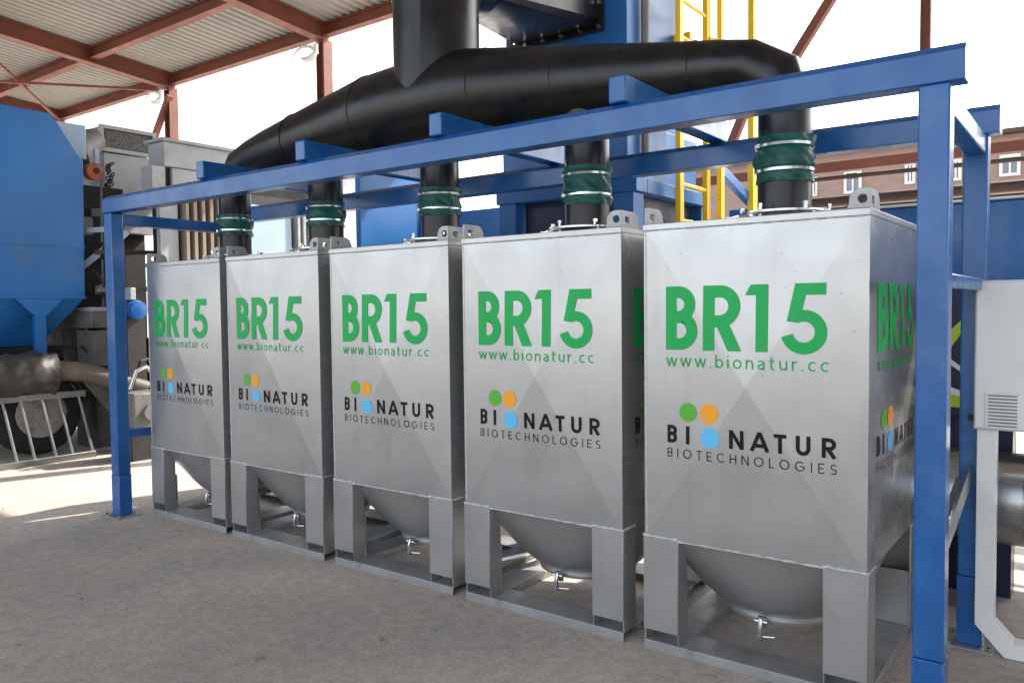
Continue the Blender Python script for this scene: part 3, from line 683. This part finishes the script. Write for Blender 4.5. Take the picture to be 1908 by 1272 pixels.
hpart(MB().box(-5.6, -3.75, -3.4, 1.9, .80, .98), 'chassis', 'dark'); hpart(MB().box(-5.8, -3.9, -3.0, 1.1, 1.0, 1.24), 'chassis_deck', 'dark')
def wheel(c_):
    w = MB(); prof_ = [(.0, .27), (.03, .30), (.02, .36), (.045, .44), (.075, .475), (.16, .482), (.245, .475), (.27, .44), (.28, .3)]
    w.sweep([(c_[0]-a, c_[1], c_[2]) for a, r in prof_], [r for a, r in prof_], 48)
    root = hpart(w, 'wheel', 'rubber')
    rm = MB(); pr = [(-.004, .275), (-.012, .285), (.015, .255), (.06, .235), (.075, .16), (.05, .12), (-.02, .10), (-.03, .06)]
    rm.sweep([(c_[0]-a, c_[1], c_[2]) for a, r in pr], [r for a, r in pr], 40)
    o = rm.build('rim', 'rim', None); o.parent = root
    for k in range(8):
        an = k*math.pi/4; q = (c_[0]-.066, c_[1]+.19*math.cos(an), c_[2]+.19*math.sin(an))
        h_ = MB().cyl(q, (q[0]+.008, q[1], q[2]), .034, 14).build('hand_hole', 'dark', None); h_.parent = root
    return root
wheel((-3.60, .70, .485)); wheel((-3.60, -.55, .485)); wheel((-5.2, .70, .485))
mud = MB(); mud.sweep([(-3.72, .70+.56*math.cos(R(a)), .485+.56*math.sin(R(a))) for a in range(10, 171, 16)], .045, 8); hpart(mud, 'mudguard', 'dark')

wd_ = thing('wrapped_duct', 'fat black plastic-wrapped duct lying above the trailer wheel', 'duct', (-3.3, -.4, .96))
def nz(k, an): return 1+.03*math.sin(an*5+k*1.7)+.02*math.sin(an*11+k*3.1)
pts = [(-3.3, -2.2+2.9*k/40, .965+.01*math.sin(k*.9)) for k in range(41)]
spart(MB().sweep(pts, [.235+.012*math.sin(k*1.9) for k in range(41)], 40, noise=nz), 'sleeve', 'wrap', wd_, ang=70)
at_ = thing('auger_tube', 'dusty brown steel tube sloping down from the black wrapped duct', 'tube', (-3.2, .9, .9))
tb = MB(); tb.sweep([(-3.3, .68, 1.0), (-3.2, 1.0, .955), (-3.02, 1.35, .82), (-2.95, 1.6, .72)], [.115, .11, .105, .10], 24); spart(tb, 'tube', 'brown_tube', at_)
spart(MB().ring((-3.3, .70, 1.0), (.3, 1, -.1), .115, .02, 28, 8), 'collar', 'zinc', at_)
spart(MB().prism([(.95, .93), (1.62, .70), (1.58, .30), (1.34, .42)], 'yz', -3.28, -3.25), 'guard_plate', 'mid', at_, bevel=.003)

al = thing('aluminium_ladder', 'short aluminium ladder lying on its edge against the trailer wheel', 'ladder', (-3.2, .4, .07))
def lp(y, f): return Vector((-3.02-.20*f, y, .035+.68*f))
for f, nm in ((0, 'rail'), (1, 'rail')):
    spart(MB().bar(lp(-1.6, f), lp(1.02, f), .028, .07), nm, 'alu', al, bevel=.003)
for k in range(14):
    y = .96-.197*k-.02*(k % 2)
    spart(MB().cyl(lp(y+.03, .03), lp(y-.02, .97), .016, 10), 'rung', 'alu', al)

# ------------------------------------------------------------------ background left: white machinery
mc = thing('white_machine', 'long dusty white machine with radiator fins behind the far bins', 'machine', (-3.2, 3.5, 0))
def mpart(mb, name, m, **k): return spart(mb, name, m, mc, **k)
mpart(MB().box(-3.36, -3.0, 1.94, 5.05, 3.40, 3.70), 'tank', 'grey_white', bevel=.01); mpart(MB().box(-3.40, -2.96, 1.90, 5.09, 3.702, 3.74), 'tank_lid', 'grey_white', bevel=.006)
mpart(MB().box(-3.34, -3.08, 1.96, 5.0, 1.1, 3.398), 'core', 'dark')  # coloured dark to stand for the shade between the fins
mpart(MB().box(-3.079, -3.0, 1.86, 2.10, 1.0, 3.10), 'corner_post', 'grey_white', bevel=.005)
mpart(MB().box(-3.079, -3.02, 2.05, 2.9, 3.10, 3.397), 'side_box', 'grey_white', bevel=.008)
mpart(MB().box(-3.25, -3.0, 1.78, 1.95, 3.12, 3.39), 'bracket', 'grey_white', bevel=.006)
for (ya, yb, nf, mm) in ((2.16, 2.72, 6, 'beige'), (3.86, 4.16, 4, 'grey_white')):
    for k in range(nf):
        y = ya+(yb-ya)*k/(nf-1); mpart(MB().box(-3.0795, -2.93, y, y+.048, 1.4, 3.08), 'radiator_fin', mm, bevel=.006)
mpart(MB().box(-3.079, -2.99, 2.86, 3.80, 1.2, 3.05), 'panel', 'panel', bevel=.006)
mpart(MB().box(-3.079, -2.94, 4.70, 4.95, .6, 3.39), 'end_post', 'trim', bevel=.006)
for x0 in (-3.33,):
    for y0 in (2.0, 3.4, 4.8): mpart(MB().box(x0, x0+.14, y0, y0+.14, 0, 1.098), 'leg', 'mid')

vu = thing('vent_unit', 'grey sheet metal unit with a mesh vent, left of the white machine', 'ventilation unit', (-4.9, 2.3, 3.0))
VX = -4.5
spart(MB().box(-5.6, VX, 1.93, 2.66, 3.79, 4.09), 'vent_box', 'mid', vu)
spart(MB().holed([(1.90, 3.76), (2.68, 3.76), (2.68, 4.11), (1.90, 4.11)], [(1.95, 3.81), (2.63, 3.81), (2.63, 4.06), (1.95, 4.06)], 'yz', VX+.001, VX+.05), 'vent_frame', 'grey_white', vu, bevel=.004)
spart(MB().box(VX+.002, VX+.015, 1.951, 2.629, 3.811, 4.059), 'vent_mesh', 'mesh', vu)
spart(MB().box(-5.5, VX+.02, 1.95, 2.62, 2.7, 3.75), 'cabinet', 'grey_white', vu, bevel=.01)
spart(MB().box(-5.3, VX-.1, 2.0, 2.55, 0, 2.698), 'stand', 'dark', vu)
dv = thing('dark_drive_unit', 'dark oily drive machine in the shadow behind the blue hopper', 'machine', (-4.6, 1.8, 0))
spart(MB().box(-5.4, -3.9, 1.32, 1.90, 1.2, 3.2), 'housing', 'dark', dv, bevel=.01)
spart(MB().sweep([(-4.6, 1.38, 3.68), (-4.4, 1.6, 3.72), (-4.5, 1.86, 3.9)], [.2, .24, .15], 20), 'elbow', 'mid', dv)
spart(MB().box(-4.7, -4.1, 1.20, 1.55, 3.55, 3.97), 'top_cover', 'panel', dv, bevel=.01)
spart(MB().bar((-3.86, 1.28, 2.15), (-3.5, 1.72, 2.62), .04, .07), 'strut', 'panel', dv); spart(MB().bar((-3.86, 1.25, 2.62), (-3.5, 1.66, 2.66), .04, .06), 'strut', 'panel', dv)
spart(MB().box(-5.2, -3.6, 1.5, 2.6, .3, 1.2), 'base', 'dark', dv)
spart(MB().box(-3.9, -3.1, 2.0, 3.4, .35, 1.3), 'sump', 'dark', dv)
rq = random.Random(11)
for k in range(7):
    y0 = rq.uniform(1.25, 1.6); z0 = rq.uniform(1.2, 2.9); z1 = z0-rq.uniform(.4, 1.1); x0 = rq.uniform(-3.88, -3.6)
    spart(MB().sweep([(x0, y0, z0), (x0+.12, y0+.05, z0-.1), (x0+.14, y0+rq.uniform(0, .2), (z0+z1)/2), (x0+.05, y0+rq.uniform(.1, .35), z1)], rq.choice((.014, .02, .028)), 8), 'hose', rq.choice(('rubber', 'mid', 'rubber', 'rusty')), dv)
for k in range(6):
    y0 = rq.uniform(1.3, 1.75); z0 = rq.uniform(.5, 2.9); a_ = rq.uniform(.05, .13)
    spart(MB().box(-3.89, -3.89+rq.uniform(.06, .2), y0, y0+a_, z0, z0+rq.uniform(.06, .22)), 'valve_block', rq.choice(('mid', 'rusty', 'grey_white', 'mid')), dv, bevel=.008)
for z0 in (1.9, 2.35, .75):
    spart(MB().cyl((-3.45, 1.3, z0), (-3.45, 2.4, z0+.04), .03, 12), 'pipe', rq.choice(('mid', 'rusty')), dv)
ch = thing('chain_hoist', 'orange chain hoist hanging behind the blue hopper edge', 'hoist', at(173, 320, X=-3.7))
MB().sweep([(-.08, 0, 0), (-.06, 0, 0), (.06, 0, 0), (.08, 0, 0)], [.06, .10, .10, .06], 20).build('body', 'orange', ch)
MB().cyl((.081, 0, 0), (.10, 0, 0), .035, 14).build('hub', 'dark', ch); MB().box(-.03, .03, .02, .07, .08, .28).build('hook_block', 'panel', ch)
MB().sweep([(0, .10, 1.0-.9), (.0, .09, -.4), (0, .07, -1.9)], .014, 8).build('hand_chain', 'mid', ch)
bn = MB()
for k in range(26): bn.ring((random.uniform(-.03, .05), .2+random.uniform(-.035, .035), .12-.012*k), (random.uniform(-1, 1), random.uniform(-1, 1), random.uniform(-1, 1)), .024, .008, 8, 5)
bn.build('chain_bundle', 'dark', ch)
# small machinery on the floor between the hopper and the bins
gb = thing('gearbox', 'grey box with a paler lid on a bench behind the left blue post', 'gearbox', (-3.75, 1.42, .02))
MB().box(-.3, .25, -.17, .10, 1.43, 1.62).build('body', 'mid', gb, bevel=.012); MB().box(-.28, .22, -.15, .08, 1.622, 1.68).build('lid', 'grey_white', gb, bevel=.01); MB().box(-.24, .2, -.12, .12, .97, 1.40).build('stand', 'mid', gb, bevel=.008)
MB().box(-.3, .2, -.12, .5, -.02, .965).build('plinth', 'dark', gb)
mt = thing('electric_motor', 'blue electric motor with pale cover behind the left blue post', 'motor', (-3.0, 1.50, 1.66))
MB().sweep([(-.25, 0, 0), (-.24, 0, 0), (.08, 0, 0), (.085, 0, 0), (.13, 0, 0), (.14, 0, 0)], [.08, .115, .115, .10, .10, .04], 28).build('body', 'blue', mt); MB().box(-.2, .05, -.06, .01, .116, .26).build('terminal_box', 'grey_white', mt, bevel=.01)
MB().box(-.24, .06, -.11, .11, -1.66, -.09).build('stand', 'dark', mt)
pm = thing('pump_set', 'small greasy grey pump with hoses on the floor left of the farthest bin', 'pump', (-2.5, 1.28, 0))
MB().box(-.2, .15, -.16, .22, .3, .74).build('casing', 'mid', pm, bevel=.02); MB().box(-.25, .18, -.2, .26, 0, .298).build('base', 'dark', pm)
MB().sweep([(0, -.12, .78), (.02, -.05, .98), (0, .08, 1.02), (0, .18, .9), (-.02, .22, .72)], .022, 10).build('hose', 'galv', pm); MB().sweep([(-.1, -.05, .76), (-.06, .05, 1.08), (-.1, .15, 1.1), (-.12, .3, .95)], .018, 10).build('hose', 'rubber', pm)
MB().cyl((.151, .03, .52), (.2, .03, .52), .09, 20).build('end_cap', 'mid', pm)

# blue containers and an ochre board between machine and tower
bc = thing('steel_screen', 'tall flat bright blue steel screen behind the second and third bins', 'screen', (.25, 2.5, 0))
spart(MB().box(.25, .3, 2.03, 3.0, .02, 3.0), 'panel', 'hopper', bc, bevel=.008)
for y in (2.035, 2.915): spart(MB().box(.301, .322, y, y+.08, .03, 2.98), 'edge_strip', 'hopper', bc)
for y in (2.1, 2.8): spart(MB().box(.0, .5, y, y+.1, 0, .0195), 'foot', 'dark', bc)
lb = thing('blue_skip', 'low blue steel skip left of the tower legs', 'skip', (1.1, 3.3, 0))
spart(MB().holed([(.55, 2.9), (1.75, 2.9), (1.75, 3.9), (.55, 3.9)], [(.6, 2.95), (1.7, 2.95), (1.7, 3.85), (.6, 3.85)], 'xy', .1, 2.63), 'shell', 'hopper', lb, bevel=.004); spart(MB().box(.6, 1.7, 2.95, 3.85, .1, .2), 'floor', 'hopper', lb)
ob = thing('ochre_board', 'slanting ochre board sticking up behind the blue skip', 'board', (1.3, 4.4, 0))
spart(MB().prism([(1.02, 1.0), (1.55, 1.0), (1.55, 2.98), (1.22, 3.0)], 'xz', 4.38, 4.43), 'board', 'ochre', ob); spart(MB().box(1.1, 1.5, 4.431, 4.5, 0, 1.1), 'post', 'mid', ob)
ws = thing('white_chute', 'white sloping sheet metal chute behind the third drop pipe', 'chute', (.75, 4.6, 0))
spart(MB().bar((.45, 4.6, 3.05), (1.10, 4.6, 2.55), .35, .06), 'chute', 'trim', ws); spart(MB().box(.6, .68, 4.55, 4.63, 0, 2.85), 'leg', 'mid', ws)

# ------------------------------------------------------------------ background right
bb = thing('blue_long_tank', 'long dark blue steel tank behind the right end of the frame', 'tank', (6.4, 2.6, 0))
spart(MB().box(4.55, 8.6, 2.0, 3.2, 1.18, 2.235), 'body', 'blue', bb, bevel=.012)
spart(MB().box(4.53, 8.62, 1.97, 3.22, 2.2355, 2.25), 'top_rim', 'trim', bb, bevel=.003)
for x in (4.7, 6.6, 8.4): spart(MB().box(x, x+.12, 2.1, 3.1, 0, 1.178), 'leg', 'blue', bb)
np_ = thing('striped_machine', 'navy machine panel with lime and white stripes behind the right posts', 'machine', (5.5, 1.75, 0))
spart(MB().box(4.9, 5.9, 1.70, 1.96, 1.0, 1.72), 'panel', 'navy', np_, bevel=.006)
def dec(pts, m_, k): spart(MB().prism([tuple(at(x, y, Y=1.69).xz) for x, y in pts], 'xz', 1.6995-.001*k, 1.6992), 'stripe', m_, np_, smooth=False)
dec([(1730, 652), (1790, 597), (1790, 622), (1740, 690)], 'lime', 1); dec([(1740, 652), (1764, 664), (1792, 684), (1792, 694), (1762, 674)], 'white_decal', 1)
dec([(1752, 722), (1772, 722), (1800, 752), (1800, 760), (1752, 756)], 'lime', 1); dec([(1748, 722), (1758, 716), (1790, 728), (1800, 732), (1800, 742), (1752, 728)], 'white_decal', 2)
spart(MB().box(5.0, 5.8, 1.74, 1.95, 0, .998), 'stand', 'navy', np_)
gc = thing('steel_drum_pipe', 'wide shiny galvanised pipe lying behind the white cabinet legs', 'pipe', (6.6, 1.55, .6))
spart(MB().cyl((5.35, 1.55, .60), (8.4, 1.55, .60), .245, 48), 'pipe', 'galv', gc); 
for x in (5.36, 5.9, 7.0): spart(MB().sweep([(x-.02, 1.55, .6), (x-.015, 1.55, .6), (x+.015, 1.55, .6), (x+.02, 1.55, .6)], [.246, .262, .262, .246], 48), 'band', 'zinc', gc)
for x in (5.6, 8.2): spart(MB().box(x, x+.1, 1.4, 1.7, 0, .37), 'saddle', 'mid', gc)
cb = thing('control_cabinet', 'white control cabinet with a louvred vent on a rounded tube stand', 'cabinet', (6.1, .9, 0))
CXL, CXR = 5.717, 6.52
spart(MB().box(CXL, CXR, .82, 1.10, 1.06, 1.745), 'body', 'white', cb, bevel=.006); spart(MB().box(CXL+.006, CXR-.006, .806, .8195, 1.068, 1.737), 'door', 'white', cb, bevel=.004)
vp0, vp1 = at(1835, 797, Y=.805), at(1902, 733, Y=.805)
vt = spart(MB().box(vp0.x, vp1.x, .799, .8055, vp0.z, vp1.z), 'vent', 'white', cb, bevel=.003)
for k in range(10):
    z = vp0.z+.014+(vp1.z-vp0.z-.028)*k/9; w = MB().box(vp0.x+.012, vp1.x-.012, .7955, .7992, z-.0028, z+.0028).build('louvre', 'mid', None); w.parent = vt
st = MB(); zb_ = .035; pts = [(CXL+.05, .89, 1.058), (CXL+.05, .89, .15), (CXL+.15, .89, .04), (CXR-.15, .89, .04), (CXR-.05, .89, .15), (CXR-.05, .89, 1.058)]
for a, b in zip(pts, pts[1:]):
    a, b = Vector(a), Vector(b); d = (b-a).normalized(); dd = .0025*(abs(d.x) > .1)+.0015*(abs(d.x) > .9); st.bar(a-d*.017, b+d*.017, .088+dd, .078-dd, Vector((0, 1, 0)).cross(d) if abs(d.z) < .9 else (1, 0, 0))
spart(st, 'stand', 'white', cb, bevel=.003)
spart(MB().box(5.685, CXL-.001, .88, 1.0, 1.09, 1.12), 'bracket', 'dark', cb)
for k, (z, r, y, x1, lab) in enumerate(((2.715, .052, 5.4, 12, 'thick rusty brown pipe running below the brick building windows'), (2.93, .022, 5.2, 12, 'thin dark pipe crossing in front of the brick building windows'), (2.60, .03, 5.2, 12, 'slim rusty pipe just above the dark blue tank top'))):
    t = thing('rusty_pipe', lab, 'pipe', (5, y, z), 'rusty pipes behind the frame')
    MB().cyl((-1.9, 0, 0), (7, 0, .02), r, 20).build('pipe', 'rusty', t)
    MB().cyl((-.95, 0, .004), (-.85, 0, .004), r*1.3, 20).build('coupling', 'rusty', t)
    MB().box(2.0, 2.06, -.03, .03, -z, -r*.8).build('stanchion', 'rusty', t); MB().box(-1.6, -1.54, -.03, .03, -z, -r*.8).build('stanchion', 'rusty', t)

bd = thing('brick_building', 'pale brick building with white framed windows seen far right', 'building', (5, 30, 0))
spart(MB().prism([(-16, 0), (20, 0), (20, 5.9), (5.4, 7.55), (-16, 7.55)], 'xz', 30, 40), 'wall', 'brick', bd)
spart(MB().bar((-16.2, 29.9, 7.62), (5.4, 29.9, 7.62), .5, .16), 'eave', 'rusty', bd); spart(MB().bar((5.4, 29.9, 7.62), (20.2, 29.9, 5.95), .5, .16), 'eave', 'rusty', bd)
for (xa, ya, xb, yb) in ((1573, 318, 1606, 362), (1686, 302, 1706, 344), (1770, 296, 1792, 338), (1862, 286, 1902, 330), (1515, 330, 1523, 366), (1450, 340, 1484, 380)):
    p, q = at(xa, yb, Y=29.97), at(xb, ya, Y=29.97)
    f = spart(MB().holed([(p.x, p.z), (q.x, p.z), (q.x, q.z), (p.x, q.z)], [(p.x+.10, p.z+.10), (q.x-.10, p.z+.10), (q.x-.10, q.z-.10), (p.x+.10, q.z-.10)], 'xz', 29.9, 29.999), 'window', 'trim', bd)
    w = MB().box(p.x+.101, q.x-.101, 29.96, 29.998, p.z+.101, q.z-.101).build('pane', 'glass', None); w.parent = f
    w = MB().box((p.x+q.x)/2-.03, (p.x+q.x)/2+.03, 29.92, 29.958, p.z+.101, q.z-.101).build('mullion', 'trim', None); w.parent = f

# ------------------------------------------------------------------ grit on the ground
gr = MB(); rnd = random.Random(3)
for k in range(420):
    x, y = rnd.uniform(-3, 6.2), rnd.uniform(-3.4, 1.6); r = rnd.choice((.003, .003, .004, .004, .005, .005, .006, .006, .008, .015))*rnd.uniform(.7, 1.3)
    n = 6; vs = [(x+r*rnd.uniform(.6, 1.2)*math.cos(2*math.pi*i/n), y+r*rnd.uniform(.6, 1.2)*math.sin(2*math.pi*i/n), .0005) for i in range(n)]+[(x, y, r*.8)]
    gr.add(vs, [(i, (i+1) % n, n) for i in range(n)])
tag(gr.build('loose_grit', 'stone', smooth=False), 'loose grit and small stones scattered on the concrete yard', 'grit', kind='stuff')
